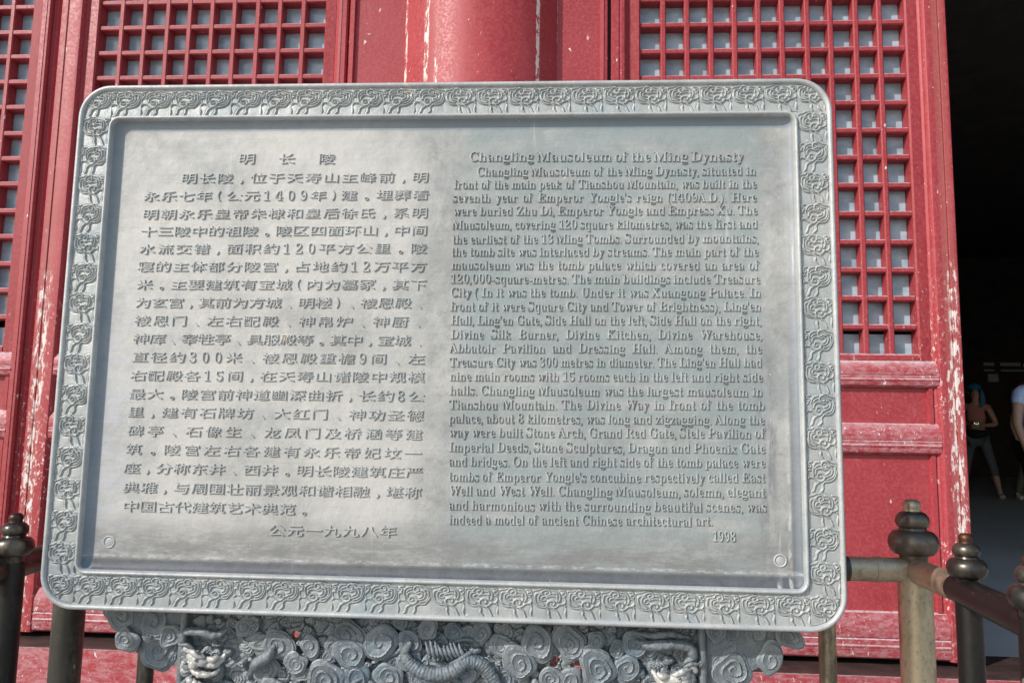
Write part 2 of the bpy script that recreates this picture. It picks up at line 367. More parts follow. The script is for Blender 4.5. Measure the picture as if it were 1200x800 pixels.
door_leaf('red lattice door leaf cut off by the left edge of the photo', -3.30, -2.124, -3.16, -2.216, 10, 1.44, 2.76, None)
# narrow cover strip between the two left leaves
o = part('door_cover_strip', *prism([(-2.124, WY + .05), (-2.124, WY + .022), (-2.114, WY + .028), (-2.103, WY + .014), (-2.09, WY + .028), (-2.083, WY + .02), (-2.083, WY + .05)], 'z', BOT, TOPZ), M['red_worn'])
o['label'] = 'narrow rounded red strip covering the seam between the two left lattice doors'; o['category'] = 'door strip'
# jamb boards either side of the pillar
for (x0, x1, lab, g0) in ((-.858, -.60, 'flat scratched red board between the left door leaf and the round pillar', -1), (-.05, .172, 'flat red board between the round pillar and the right door leaf', 1)):
    t = thing('jamb_board', lab, 'wall board', (x0, WY, .16), 'red boards beside the pillar')
    part('board', *box(x0, x1, WY + .005, WY + .08, .165, 3.557, .003), M['red_flat'], t)
    if g0 < 0: part('edge_bead', *prism([(x0 - .004, WY + .08), (x0 - .004, WY - .004), (x0, WY - .010), (x0 + .016, WY - .010), (x0 + .021, WY + .0045), (x0 + .021, WY + .08)], 'z', .167, 3.55), M['red'], t)
    else:
        part('edge_bead', *prism([(x1 - .030, WY + .004), (x1 - .027, WY - .004), (x1 - .014, WY - .006), (x1 - .012, WY), (x1 - .010, WY - .006), (x1, WY - .004), (x1, WY + .004)], 'z', .167, 3.55), M['red'], t)
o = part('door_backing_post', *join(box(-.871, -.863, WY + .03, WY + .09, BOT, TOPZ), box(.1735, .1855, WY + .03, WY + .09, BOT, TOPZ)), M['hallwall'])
o['kind'] = 'structure'; o.name = 'wall_behind_door_gaps'
structure('door_head', *box(-3.29, 1.475, WY + .003, WY + .2, TOPZ + .003, 3.557, .004), M['red_flat'])
# round pillar
pc, pr_ = (-.33, WY + .205), .365
vs, fs = lathe([(pr_ + .03, 0), (pr_ + .03, .05), (pr_ + .006, .09), (pr_, .12), (pr_, 4.97)], (pc[0], pc[1], .16), 96)
t = thing('round_pillar', 'round red pillar with white scars behind the top middle of the bronze board', 'pillar', (pc[0], pc[1], .16))
part('shaft', vs, fs, M['red_pillar'], t, 40)
# threshold
t = thing('door_threshold', 'long red wooden threshold with a dark worn top under the doors', 'threshold', (0, WY, .16))
part('threshold_beam', *box(-3.9, 9.6, WY - .115, WY + .195, .165, .327, .006), M['red_dusty'], t)
part('threshold_top', *box(-3.9, 9.6, WY - .108, WY + .19, .3272, .331), M['sill'], t)
# pale frosted strips at the far end of the hall
for k, (x0, x1, z0, z1) in enumerate(((11.03, 11.27, 3.12, 3.20), (11.45, 13.6, 3.12, 3.20), (11.03, 11.27, 2.98, 3.02), (11.45, 13.6, 2.98, 3.02), (11.12, 11.36, 2.70, 2.90))):
    mm = bpy.data.materials.get('lit frosted glass')
    if not mm:
        q = NT('lit frosted glass'); q.out((.16, .17, .16), .6); q.b.inputs['Emission Color'].default_value = (.75, .85, .8, 1); q.b.inputs['Emission Strength'].default_value = .010; mm = q.m
    o = part('frosted_window', *box(x0, x1, 20.12, 20.17, z0, z1), mm)
    o['label'] = ['short faint lit window strip, upper left at the back of the hall', 'long faint lit window strip, upper right at the back of the hall', 'thin short lit strip, lower left at the back of the hall', 'thin long lit strip, lower right at the back of the hall', 'small faint square window below the lit strips in the hall'][k]
    o['category'] = 'window'; o['group'] = 'lit windows at the back of the hall'

# ------------------------------------------------------------------ railing round the sign
ZR = .885
rail_t = thing('railing', 'waist-high metal pipe railing with turned post tops round three sides of the bronze board', 'railing', (-.15, .3, 0))
def finial(x, y, r, z, mats, parent, tip):
    k = r / .030 * (.86 if r > .025 else .90)
    prof = [(.0285 * k, 0), (.0285 * k, .012), (.030 * k, .018), (.040 * k, .020 ), (.048 * k, .028), (.0515 * k, .040), (.049 * k, .052), (.041 * k, .061), (.029 * k, .064), (.027 * k, .068),
            (.032 * k, .071), (.035 * k, .079), (.033 * k, .089), (.026 * k, .096), (.018 * k, .099), (.0165 * k, .103), (.0185 * k, .107), (.018 * k, .114), (.012 * k, .120), (.002 * k, .1215)]
    hs_ = .98 if r > .025 else .68
    f = part('finial', *lathe([(a, b * hs_) for a, b in prof[:15]], (x, y, z), 32), mats, parent, 50)
    part('finial_tip', *lathe([(a, b * hs_) for a, b in prof[14:]], (x, y, z), 24), tip, f, 60)
rust = worn_metal('rusty tip', (.15, .06, .03), (.05, .032, .026), .4)
def post(x, y, r, mat, tip=None, name='post', label=None, top=ZR):
    p = part(name, *lathe([(r * 1.5, .004), (r * 1.5, .012), (r, .016), (r, top + .012)], (x, y, 0), 32), mat, rail_t, 50, label=label)
    if tip: finial(x, y, r, top + .010, M['finial'], p, tip)
    return p
RX, LX = .655, -.952
post(RX, .3, .0295, M['tan'], M['tan'], 'corner_post', 'tan sunlit corner post right of the board')
post(LX, .3, .0290, M['grey'], rust, 'corner_post', 'grey corner post below the left end of the board')
side_r = [(.645, .084), (.613, -.150), (.60, -.33), (.58, -.51)]
side_l = [(-.904, .052), (-.885, -.15), (-.865, -.35)]
for (x, y) in side_r: post(x, y, .0192, M['dark'], rust)
for (x, y) in side_l: post(x, y, .0200, M['dark'], rust)
k = 0
for i in range(1, 10):
    x = LX + .1607 * i
    part('baluster', *lathe([(.0155, .004), (.0155, ZR - .015)], (x, .3, 0), 20), M['tan'] if i > 4 else M['grey'], rail_t, 50)
def pipe(a, b, r, mat, label=None): return part('top_rail', *sweep([a, tuple((Vector(a) + Vector(b)) / 2), b], [r] * 3, 24, 2), mat, rail_t, 50, label=label)
pipe((LX, .3, ZR), (.535, .3, ZR), .0225, M['grey']); pipe((.535, .3, ZR), (RX, .3, ZR), .0222, M['tan'])
part('collar', *sweep([(.583, .3, ZR), (.589, .3, ZR), (.595, .3, ZR)], [.0235] * 3, 24, 2), M['tan'], rail_t, 50)
pipe((RX, .3, ZR), (.648, .125, ZR), .0222, M['tan'], 'worn tan rail end turning the corner')
pipe((.648, .125, ZR), (.58, -.53, ZR), .0222, M['dark'], 'dark brown rail on the right side')
pipe((LX, .3, ZR), (-.86, -.4, ZR), .0222, M['grey'])
part('lower_rail', *sweep([(LX, .3, .12), (-.15, .3, .12), (RX, .3, .12)], [.012] * 3, 12, 2), M['grey'], rail_t, 50)

# ------------------------------------------------------------------ the bronze board
X0, X1, Z0, Z1 = -.8215, .4310, .8353, 1.6993
board = thing('information_board', 'large grey bronze information board with raised Chinese and English text and a cloud border', 'sign', ((X0 + X1) / 2, .02, Z0))
def ring(s, y, r, n=12):
    x0, x1, z0, z1 = X0 + s, X1 - s, Z0 + s, Z1 - s; out = []
    for cx, cz, a0 in ((x1 - r, z1 - r, 0), (x0 + r, z1 - r, 90), (x0 + r, z0 + r, 180), (x1 - r, z0 + r, 270)):
        for i in range(n + 1):
            a = math.radians(a0 + 90 * i / n); out.append((cx + r * math.cos(a), y, cz + r * math.sin(a)))
    return out
def loft(specs, cap0=False, cap1=False):
    vs = []; fs = []
    for sp in specs: vs += ring(*sp)
    n = 52
    for i in range(len(specs) - 1):
        for j in range(n): fs.append((i * n + j, i * n + (j + 1) % n, (i + 1) * n + (j + 1) % n, (i + 1) * n + j))
    if cap0: fs.append(tuple(range(n)))
    if cap1: fs.append(tuple(range((len(specs) - 1) * n, len(specs) * n)))
    return vs, fs
ro = lambda s: max(.055 - s, .004)
ri = lambda s: max(.013 + (.0608 - s), .006)
part('backing_plate', *loft([(.002, .048, ro(.002)), (.0005, .046, ro(.0005)), (.0005, .0095, ro(.0005)), (.009, .0058, ro(.009)), (.0545, .0058, ri(.0545)), (.062, .024, ri(.062))], True, True), M['cloud'], board, 30)
part('outer_rim', *loft([(0, .012, ro(0)), (0, .0035, ro(0)), (.0012, .0010, ro(.0012)), (.0035, -.0006, ro(.0035)), (.0060, -.0002, ro(.006)), (.0080, .0016, ro(.008)), (.0090, .0052, ro(.009))]), M['rim'], board, 60)
part('inner_rim', *loft([(.0540, .0055, ri(.054)), (.0548, .0015, ri(.0548)), (.0565, -.0008, ri(.0565)), (.0585, -.0010, ri(.0585)), (.0602, .0005, ri(.0602)), (.0610, .0035, ri(.0610)), (.0620, .0080, ri(.0620))]), M['rim'], board, 60)
FY = .0155
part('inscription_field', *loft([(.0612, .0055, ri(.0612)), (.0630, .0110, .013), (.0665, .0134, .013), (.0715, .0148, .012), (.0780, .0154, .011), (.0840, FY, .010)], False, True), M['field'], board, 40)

# --- cloud motifs of the border: relief patches computed from drawn lines
def seglist(lines, k=5):
    s = []
    for L in lines:
        c = cr([(*p,) for p in L], k)
        s += [(c[i][0], c[i][1], c[i + 1][0], c[i + 1][1]) for i in range(len(c) - 1)]
    return np.array(s)
OUT_A = [(.37, .33), (.22, .34), (.11, .42), (.05, .55), (.02, .69), (.02, .81), (.07, .88), (.20, .905), (.28, .965), (.40, .975), (.50, .93), (.68, .90), (.78, .93), (.90, .90), (.94, .82), (.92, .70), (.93, .55), (.86, .44), (.74, .42), (.65, .33), (.54, .31)]
LA = [[(.37, .33), (.22, .34), (.11, .42), (.05, .55), (.025, .69), (.025, .81), (.07, .88), (.20, .905), (.28, .96), (.40, .97)],
      [(.32, .39), (.18, .43), (.105, .55), (.09, .72), (.125, .80), (.24, .82), (.315, .90), (.45, .92), (.51, .82), (.465, .745), (.39, .745), (.365, .81), (.42, .83)],
      [(.43, .45), (.31, .47), (.21, .55), (.18, .66), (.205, .745), (.29, .77)],
      [(.41, .68), (.33, .71), (.265, .66), (.28, .585), (.36, .56)],
      [(.41, .68), (.52, .72), (.64, .70), (.69, .62), (.68, .54)],
      [(.76, .44), (.65, .34), (.54, .315), (.44, .38), (.425, .48), (.50, .565), (.59, .55), (.625, .47), (.57, .43), (.52, .475)],
      [(.56, .91), (.68, .88), (.755, .79), (.775, .63), (.73, .52)],
      [(.76, .44), (.86, .45), (.93, .53), (.915, .65), (.85, .68)],
      [(.56, .82), (.66, .79), (.705, .71)],
      [(.78, .92), (.88, .90), (.945, .82), (.91, .735), (.835, .745), (.83, .82), (.88, .825)],
      [(.38, .34), (.465, .25), (.465, .13), (.52, .02)], [(.60, .30), (.70, .22), (.735, .10), (.78, .02)], [(.90, .43), (.955, .31), (.925, .15), (.96, .02)]]
def inside(P, X, Z):
    c = np.zeros(X.shape, bool); n = len(P)
    for i in range(n):
        x1, y1 = P[i][:2]; x2, y2 = P[(i + 1) % n][:2]
        if y1 == y2: continue
        k = ((y1 > Z) != (y2 > Z)) & (X < (x2 - x1) * (Z - y1) / (y2 - y1) + x1); c ^= k
    return c
def motif(lines, outl, mirror=False, clip=None, n=90, seed=0):
    g = np.linspace(0, 1, n); X, Z = np.meshgrid(g, g); r_ = np.random.default_rng(seed)
    grow = lambda a, b: ((a - .485) * 1.075 + .5, b * .985 + .018 if b > .3 else b)
    outl = [grow(*p) for p in outl]
    lines = [[tuple(np.array(grow(a, b)) + r_.normal(0, .008, 2)) for a, b in L] for L in lines]
    sg = seglist(lines); D = np.full(X.shape, 9.)
    for (ax, az, bx, bz) in sg:
        dx, dz = bx - ax, bz - az; t = np.clip(((X - ax) * dx + (Z - az) * dz) / (dx * dx + dz * dz + 1e-9), 0, 1)
        D = np.minimum(D, np.hypot(X - ax - t * dx, Z - az - t * dz))
    lines = 0
    so_ = seglist([outl + [outl[0]]], 4); Do = np.full(X.shape, 9.)
    for (ax, az, bx, bz) in so_:
        dx, dz = bx - ax, bz - az; t = np.clip(((X - ax) * dx + (Z - az) * dz) / (dx * dx + dz * dz + 1e-9), 0, 1)
        Do = np.minimum(Do, np.hypot(X - ax - t * dx, Z - az - t * dz))
    ins = inside([tuple(p) for p in cr(outl + [outl[0]], 4)][:-1], X, Z)
    h = .0025 * np.clip(1 - (D / .025) ** 2, 0, 1) ** .6 + np.where(ins, .0006 * np.clip(Do / .06, 0, 1) ** .6, 0)
    h -= .0005 * np.exp(-((D - .055) / .02) ** 2)
    edge = np.clip(np.minimum(np.minimum(X, 1 - X), np.minimum(Z, 1 - Z)) / .03, 0, 1); h = h * edge
    h += .00025 * np.sin(X * 9 + seed) * np.sin(Z * 7) * edge
    keep = np.ones(X.shape, bool)
    if clip:
        cx, cz = clip; d = np.hypot(X - cx, Z - cz); h = h * np.clip((.985 - d) / .05, 0, 1) - .004 * np.clip((d - .985) / .03, 0, 1); keep = d < 1.03
    if mirror: X = 1 - X
    idx = -np.ones(X.shape, int); idx[keep] = np.arange(keep.sum())
    vs = [(x, -q, z) for x, z, q in zip(X[keep], Z[keep], h[keep])]
    fs = []
    for i in range(n - 1):
        for j in range(n - 1):
            q = (idx[i, j], idx[i, j + 1], idx[i + 1, j + 1], idx[i + 1, j])
            if min(q) >= 0: fs.append(q if not mirror else q[::-1])
    me = mesh(vs, [tuple(int(v) for v in f) for f in fs], 180)
    me.materials.append(M['cloud']); return me
mA = [motif(LA, OUT_A, False, None, seed=k) for k in (1, 12, 23)]; mM = [motif(LA, OUT_A, True, None, seed=k) for k in (2, 13, 24)]
cTL = motif(LA, OUT_A, True, (0, 0), seed=5); cTR = motif(LA, OUT_A, False, (0, 0), seed=6)
cBL = motif(LA, OUT_A, True, (0, 1), seed=7); cBR = motif(LA, OUT_A, False, (0, 1), seed=8)
E_, BW = .0090, .0455
ix0, ix1, iz0, iz1 = X0 + E_, X1 - E_, Z0 + E_, Z1 - E_
PYB = .0048
def cell(me, x, z, w, h): put('cloud_motif', me, None, board, (x, PYB, z), (w, 1, h))
# a mirrored corner keeps its clip centre towards the board: corner meshes are built for their own corner
cell(cTL, ix0, iz1 - BW, BW, BW); cell(cTR, ix1 - BW, iz1 - BW, BW, BW); cell(cBL, ix0, iz0, BW, BW); cell(cBR, ix1 - BW, iz0, BW, BW)
nw = 22; w = (ix1 - ix0 - 2 * BW) / nw
for i in range(nw):
    for z in (iz1 - BW, iz0):
        cell((mM if i < 11 else mA)[(i * 7 + int(z * 10)) % 3], ix0 + BW + i * w, z, w, BW)
nh = 15; h = (iz1 - iz0 - 2 * BW) / nh
for j in range(nh):
    cell((mM if j % 2 else mA)[(j // 2) % 3], ix0, iz0 + BW + j * h, BW, h)
    cell((mM if j % 2 else mA)[(j // 2) % 3], ix1 - BW, iz0 + BW + j * h, BW, h)

# --- plug rings and small marks on the field
for (x, z) in ((-.7205, .939), (.337, .937)):
    vs, fs = [], []
    n = 28; pf = [(.0105, 0), (.0098, .0014), (.0088, .0018), (.0078, .0012), (.0072, -.0002), (.006, .0006), (.001, .0009)]
    for r, d in pf:
        for q in range(n): a = 2 * math.pi * q / n; vs.append((x + r * math.cos(a), FY + .0003 - d, z + r * math.sin(a)))
    for i in range(len(pf) - 1):
        for q in range(n): fs.append((i * n + q, i * n + (q + 1) % n, (i + 1) * n + (q + 1) % n, (i + 1) * n + q))
    fs.append(tuple(range((len(pf) - 1) * n, len(pf) * n)))
    part('bolt_plug', vs, fs, M['letter'], board, 60)

# --- lettering
CACHE = {}
ctmp = bpy.data.curves.new('lettering', 'FONT'); otmp = bpy.data.objects.new('lettering', ctmp); COL.objects.link(otmp)
ctmp.size = 1; ctmp.resolution_u = 2
def glyphs(s, dx, dy, bev):
    """outline of the text as a raised mesh with drafted sides; dx, dy thin the strokes"""
    key = (s, dx)
    if key in CACHE: return CACHE[key]
    ctmp.body = s; ctmp.extrude = .5; ctmp.bevel_depth = 0
    otmp.update_tag(); dg = bpy.context.evaluated_depsgraph_get(); dg.update()
    me = bpy.data.meshes.new_from_object(otmp.evaluated_get(dg), depsgraph=dg)
    v = np.empty(len(me.vertices) * 3); me.vertices.foreach_get('co', v); v = v.reshape(-1, 3)
    f = [tuple(p.vertices) for p in me.polygons]
    N_ = {}
    for p in me.polygons:
        if abs(p.normal.z) < .3:
            for i in p.vertices:
                k = (round(v[i, 0], 4), round(v[i, 1], 4)); q = N_.setdefault(k, [0., 0.]); w_ = p.area; q[0] += p.normal.x * w_; q[1] += p.normal.y * w_
    bpy.data.meshes.remove(me); o = v.copy()
    for i in range(len(v)):
        q = N_.get((round(v[i, 0], 4), round(v[i, 1], 4)))
        if not q: continue
        l = math.hypot(*q) or 1; nx, ny = q[0] / l, q[1] / l; fr = bev if v[i, 2] > 0 else -bev * .8
        o[i, 0] -= nx * (dx + fr); o[i, 1] -= ny * (dy + fr)
    o[:, 2] = (v[:, 2] > 0) * 1.0
    CACHE[key] = (o, f); return CACHE[key]
def serif(s):
    o = ''
    for c in s:
        if 'A' <= c <= 'Z': o += chr(0x1D400 + ord(c) - 65)
        elif 'a' <= c <= 'z': o += chr(0x1D41A + ord(c) - 97)
        elif '0' <= c <= '9': o += chr(0x1D7CE + ord(c) - 48)
        else: o += c
    return o
def text_line(pieces, label=None):
    """pieces: (verts, faces, x, z, sx, sz, slope) laid on the field"""
    V, F = [], []; n = 0
    L = rootloc(board)
    for v, f, x, z, sx, sz in pieces:
        q = np.empty_like(v); q[:, 0] = v[:, 0] * sx + x - L.x; q[:, 2] = v[:, 1] * sz + z - L.z; q[:, 1] = FY - L.y + .0004 - v[:, 2] * (.0004 + RELIEF)
        V.append(q); F += [tuple(i + n for i in p) for p in f]; n += len(v)
    me = mesh(np.concatenate(V).tolist(), F, 25)
    return put('inscription_line', me, M['letter'], board)
RELIEF = .0021
EN = [
('Changling Mausoleum of the Ming Dynasty', -0.1538, 1.5668, 0.2923, 1.5648),
('Changling Mausoleum of the Ming Dynasty, situated in', -0.1405, 1.5419, 0.311, 1.5419),
('front of the main peak of Tianshou Mountain, was built in the', -0.1782, 1.5203, 0.3119, 1.5206),
("seventh year of Emperor Yongle's reign (1409A.D.). Here", -0.1791, 1.4978, 0.3115, 1.498),
('were buried Zhu Di, Emperor Yongle and Empress Xu. The', -0.1785, 1.4755, 0.3124, 1.4769),
('Mausoleum, covering 120 square kilometres, was the first and', -0.1793, 1.4525, 0.312, 1.4544),
('the earliest of the 13 Ming Tombs. Surrounded by mountains,', -0.1787, 1.4282, 0.3129, 1.4314),
('the tomb site was interlaced by streams. The main part of the', -0.1796, 1.4076, 0.3125, 1.4091),
('mausoleum was the tomb palace which covered an area of', -0.179, 1.3856, 0.3134, 1.3869),
('120,000-square-metres. The main buildings include Treasure', -0.1798, 1.363, 0.3143, 1.3649),
('City ( In it was the tomb. Under it was Xuangong Palace. In', -0.1792, 1.3405, 0.3152, 1.3429),
("front of it were Square City and Tower of Brightness), Ling'en", -0.1787, 1.3173, 0.3148, 1.321),
("Hall, Ling'en Gate, Side Hall on the left, Side Hall on the right,", -0.1781, 1.295, 0.3144, 1.2985),
('Divine Silk Burner, Divine Kitchen, Divine Warehouse,', -0.1775, 1.2721, 0.3153, 1.2761),
('Abbatoir Pavilion and Dressing Hall. Among them, the', -0.1783, 1.2499, 0.3148, 1.2538),
("Treasure City was 300 metres in diameter. The Ling'en Hall had", -0.1777, 1.2272, 0.3144, 1.2322),
('nine main rooms with 15 rooms each in the left and right side', -0.1771, 1.2046, 0.3153, 1.2094),
('halls. Changling Mausoleum was the largest mausoleum in', -0.1765, 1.182, 0.3148, 1.1867),
('Tianshou Mountain. The Divine Way in front of the tomb', -0.1773, 1.1595, 0.317, 1.1655),
('palace, about 8 kilometres, was long and zigzagging. Along the', -0.1768, 1.1378, 0.3166, 1.1429),
('way were built Stone Arch, Grand Red Gate, Stele Pavilion of', -0.1762, 1.1156, 0.3175, 1.1219),
('Imperial Deeds, Stone Sculptures, Dragon and Phoenix Gate', -0.1756, 1.0927, 0.317, 1.0989),
('and bridges. On the left and right side of the tomb palace were', -0.175, 1.07, 0.3166, 1.0773),
("tombs of Emperor Yongle's concubine respectively called East", -0.1744, 1.0466, 0.3161, 1.0545),
('Well and West Well. Changling Mausoleum, solemn, elegant', -0.1738, 1.0247, 0.3157, 1.0324),
('and harmonious with the surrounding beautiful scenes, was', -0.1732, 1.0023, 0.3165, 1.0098),
('indeed a model of ancient Chinese architectural art.', -0.1726, 0.9799, 0.2347, 0.9874),
('1998', 0.2357, 0.9636, 0.2757, 0.9633)]
CAPH = (lambda v: v[:, 1].max() - v[:, 1].min())(glyphs(serif('H'), .026, .004, .009)[0])
for li, (txt, xl, zl, xr, zr) in enumerate(EN):
    capm = .0158 if li == 0 else .0147
    sz = capm / CAPH; words = txt.split(' ')
    W_ = []
    for w_ in words:
        v, f = glyphs(serif(w_), .026, .004, .009); W_.append((v, f, v[:, 0].min(), v[:, 0].max()))
    tot = sum(b - a for _, _, a, b in W_); L_ = xr - xl; ng = max(1, len(words) - 1)
    sx = sz * .90; gap = (L_ - sx * tot) / ng
    if len(words) == 1: sx = L_ / tot; gap = 0
    gmin = .0060
    if gap < gmin: sx = (L_ - gmin * ng) / tot; gap = gmin
    if li in (0, 1, 26) and gap > .0065: gap = .0060; sx = (L_ - gap * ng) / tot
    x = xl; pc_ = []
    for v, f, a, b in W_:
        u = (x - xl) / L_
        pc_.append((v, f, x - a * sx, zl + (zr - zl) * u, sx, sz)); x += (b - a) * sx + gap
    text_line(pc_)
RELIEF = .0022
CN = [
('明\u3000长\u3000陵', -0.5488, 1.5729, -0.3734, 1.5721),
('明长陵,位于天寿山主峰前,明', -0.6412, 1.5391, -0.22, 1.54),
('永乐七年(公元1409年)建。埋葬着', -0.7043, 1.508, -0.2191, 1.5102),
('明朝永乐皇帝朱棣和皇后徐氏,系明', -0.7035, 1.477, -0.2196, 1.4798),
('十三陵中的祖陵。陵区四面环山,中间', -0.7043, 1.4476, -0.2202, 1.4503),
('水流交错,面积约120平方公里。陵', -0.7051, 1.4176, -0.2193, 1.4203),
('寝的主体部分陵宫,占地约12万平方', -0.7058, 1.3878, -0.2198, 1.3897),
('米。主要建筑有宝城(内为墓冢,其下', -0.705, 1.3574, -0.2189, 1.3599),
('为玄宫,其前为方城、明楼)、祾恩殿、', -0.7057, 1.3271, -0.2167, 1.3297),
('祾恩门、左右配殿、神帛炉、神厨、', -0.705, 1.297, -0.2172, 1.2989),
('神库、宰牲亭、具服殿等。其中,宝城、', -0.7042, 1.2671, -0.2162, 1.2683),
('直径约300米、祾恩殿重檐9间、左', -0.7049, 1.2366, -0.2181, 1.2385),
('右配殿各15间,在天寿山诸陵中规模', -0.7055, 1.2063, -0.2173, 1.2095),
('最大。陵宫前神道幽深曲折,长约8公', -0.7047, 1.1762, -0.2164, 1.1787),
('里,建有石牌坊、大红门、神功圣德', -0.7054, 1.1469, -0.2168, 1.1481),
('碑亭、石像生、龙凤门及桥涵等建', -0.7045, 1.1164, -0.2173, 1.1182),
('筑。陵宫左右各建有永乐帝妃坟一', -0.7051, 1.0867, -0.2178, 1.0879),
('座,分称东井、西井。明长陵建筑庄严', -0.7043, 1.0565, -0.2169, 1.0585),
('典雅,与周围壮丽景观和谐相融,堪称', -0.7034, 1.0258, -0.2173, 1.0271),
('中国古代建筑艺术典范。', -0.7011, 0.996, -0.3916, 0.9968),
('公元一九九八年', -0.4604, 0.9633, -0.2548, 0.9661)]
def wgt(c): return {',': .82, '。': .95, '、': .95, '(': .7, ')': .7, '　': .62}.get(c, .68 if c.isdigit() else 1.)
for li, (txt, xl, zl, xr, zr) in enumerate(CN):
    ws = [wgt(c) for c in txt]; tot = sum(ws); L_ = xr - xl; pitch = L_ / (tot - .08)
    pc_ = []; acc = 0
    gh = .0222 if li else .0235
    for c, w_ in zip(txt, ws):
        mid = xl + (acc + w_ / 2 - .04) * pitch; acc += w_
        if c == '　': continue
        z = zl + (zr - zl) * (mid - xl) / L_
        if c.isdigit():
            v, f = glyphs(serif(c), .034, .008, .009); s1 = .0165 / CAPH; cx = (v[:, 0].min() + v[:, 0].max()) / 2
            pc_.append((v, f, mid - cx * s1 * 1.0, z - .0082, s1 * 1.0, s1)); continue
        ch = {',': '，', '(': '（', ')': '）'}.get(c, c)
        v, f = glyphs(ch, .002, -.008, .010)
        cx = (v[:, 0].min() + v[:, 0].max()) / 2
        if c in '()': pc_.append((v, f, mid - cx * gh * .8, z - .36 * gh * .86, gh * .8, gh * .86)); continue
        if c in ',。、': pc_.append((v, f, mid - cx * gh, z - .0075 - .0, gh, gh * .86)); continue
        wd = v[:, 0].max() - v[:, 0].min(); sx = min(gh * 1.30, .0268 / max(wd, .1)); hh = v[:, 1].max() - v[:, 1].min()
        sz = gh * .84 if hh > .6 else gh * .84
        # slow swelling of the strokes towards a clerical hand
        q = v.copy(); q[:, 0] = v[:, 0] + .018 * np.sin((v[:, 1] - .4) * 7) * (np.abs(v[:, 0] - cx) > .0); q[:, 1] = v[:, 1] - .022 * np.cos((v[:, 0] - cx) * 6.2)
        pc_.append((q, f, mid - cx * sx, z - .36 * sz, sx, sz))
    if li == 0:
        for q_ in pc_: text_line([q_]).name = 'inscription_character'
    else: text_line(pc_)
bpy.data.objects.remove(otmp); bpy.data.curves.remove(ctmp)

# ------------------------------------------------------------------ carved openwork pedestal
SCR = [(-0.713, 0.817, 0.0271), (-0.658, 0.809, 0.0269), (-0.699, 0.781, 0.0185), (-0.647, 0.764, 0.0296), (-0.627, 0.788, 0.0184), (-0.396, 0.78, 0.0166), (-0.34, 0.798, 0.0234), (-0.282, 0.789, 0.0273), (-0.358, 0.778, 0.0151), (-0.329, 0.768, 0.0233), (-0.237, 0.792, 0.0177), (-0.415, 0.752, 0.0166), (-0.41, 0.736, 0.0152), (-0.369, 0.729, 0.0302), (-0.321, 0.731, 0.0259), (-0.298, 0.812, 0.0124), (-0.089, 0.789, 0.0188), (-0.122, 0.806, 0.0162), (-0.058, 0.765, 0.024), (-0.034, 0.797, 0.0267), (0.02, 0.795, 0.0266), (0.06, 0.801, 0.0146), (0.064, 0.759, 0.0264), (0.018, 0.742, 0.0199), (-0.011, 0.743, 0.0173), (0.121, 0.799, 0.0198), (0.093, 0.79, 0.0132), (0.077, 0.807, 0.0132), (0.108, 0.763, 0.021), (-0.082, 0.739, 0.0187), (0.269, 0.817, 0.0169), (0.273, 0.765, 0.0285), (0.328, 0.782, 0.0219), (0.356, 0.818, 0.0194), (0.308, 0.819, 0.0156), (-0.506, 0.806, 0.014), (-0.451, 0.781, 0.0222), (-0.478, 0.778, 0.0153), (-0.466, 0.742, 0.0194), (-0.44, 0.769, 0.0125), (-0.535, 0.797, 0.0126), (-0.207, 0.811, 0.015), (-0.167, 0.808, 0.0136), (-0.236, 0.762, 0.019), (-0.266, 0.739, 0.0217), (-0.219, 0.734, 0.0176), (-0.145, 0.746, 0.0175), (-0.109, 0.753, 0.0148), (0.138, 0.817, 0.0119)]
HOL = [(-0.426, 0.793, 0.0069), (-0.431, 0.754, 0.0055), (-0.386, 0.752, 0.0069), (-0.323, 0.751, 0.0089), (-0.299, 0.768, 0.0082), (-0.292, 0.773, 0.0068), (-0.005, 0.766, 0.0073), (0.031, 0.759, 0.0079), (0.031, 0.77, 0.0053), (0.249, 0.801, 0.0065), (0.062, 0.73, 0.0066)]
ped = thing('carved_pedestal', 'bronze openwork stand of carved clouds and dragons under the board', 'pedestal', (-.19, .12, 0))
def scroll_mesh(kind):
    q = random.Random(50 + kind); nt_, nr = 72, 34; vs, fs = [], []
    turns = q.uniform(1.7, 3.4); hand = q.choice((-1, 1)); lob = [(k, q.uniform(-.07, .07), q.uniform(0, 6.28)) for k in (2, 3, 4, 5)]; tail = q.uniform(0, .5); ta = q.uniform(0, 6.28); wd = q.uniform(.09, .14); step_ = q.uniform(.14, .26)
    for i in range(nr + 1):
        rho = i / nr
        for j in range(nt_):
            th = 2 * math.pi * j / nt_
            R_ = 1 + rho * (sum(a * math.cos(k * th + p) for k, a, p in lob) + tail * max(0, math.cos(th - ta)) ** 5)
            ph = (rho * turns + .04 * math.sin(3 * th) - hand * th / (2 * math.pi)) % 1; d = min(ph, 1 - ph)
            hh = .24 * (1 - rho ** 6) + .11 * math.exp(-(d / wd) ** 2) * (1 - rho ** 8) * min(1, rho * 4) + step_ * (ph - .5) * min(1, rho * 3) * (1 - rho ** 5) + q.uniform(-.008, .008)
            vs.append((rho * R_ * math.cos(th), -hh, rho * R_ * math.sin(th)))
    for j in range(nt_):
        x, y, z = vs[nr * nt_ + j]; vs.append((x * .93, .45, z * .93))
    for i in range(nr + 1):
        for j in range(nt_): fs.append((i * nt_ + j, i * nt_ + (j + 1) % nt_, (i + 1) * nt_ + (j + 1) % nt_, (i + 1) * nt_ + j))
    return mesh(vs, fs, 50, True)
SM = [scroll_mesh(k) for k in range(9)]
for m_ in SM: m_.materials.append(M['casting'])
rs = random.Random(3)
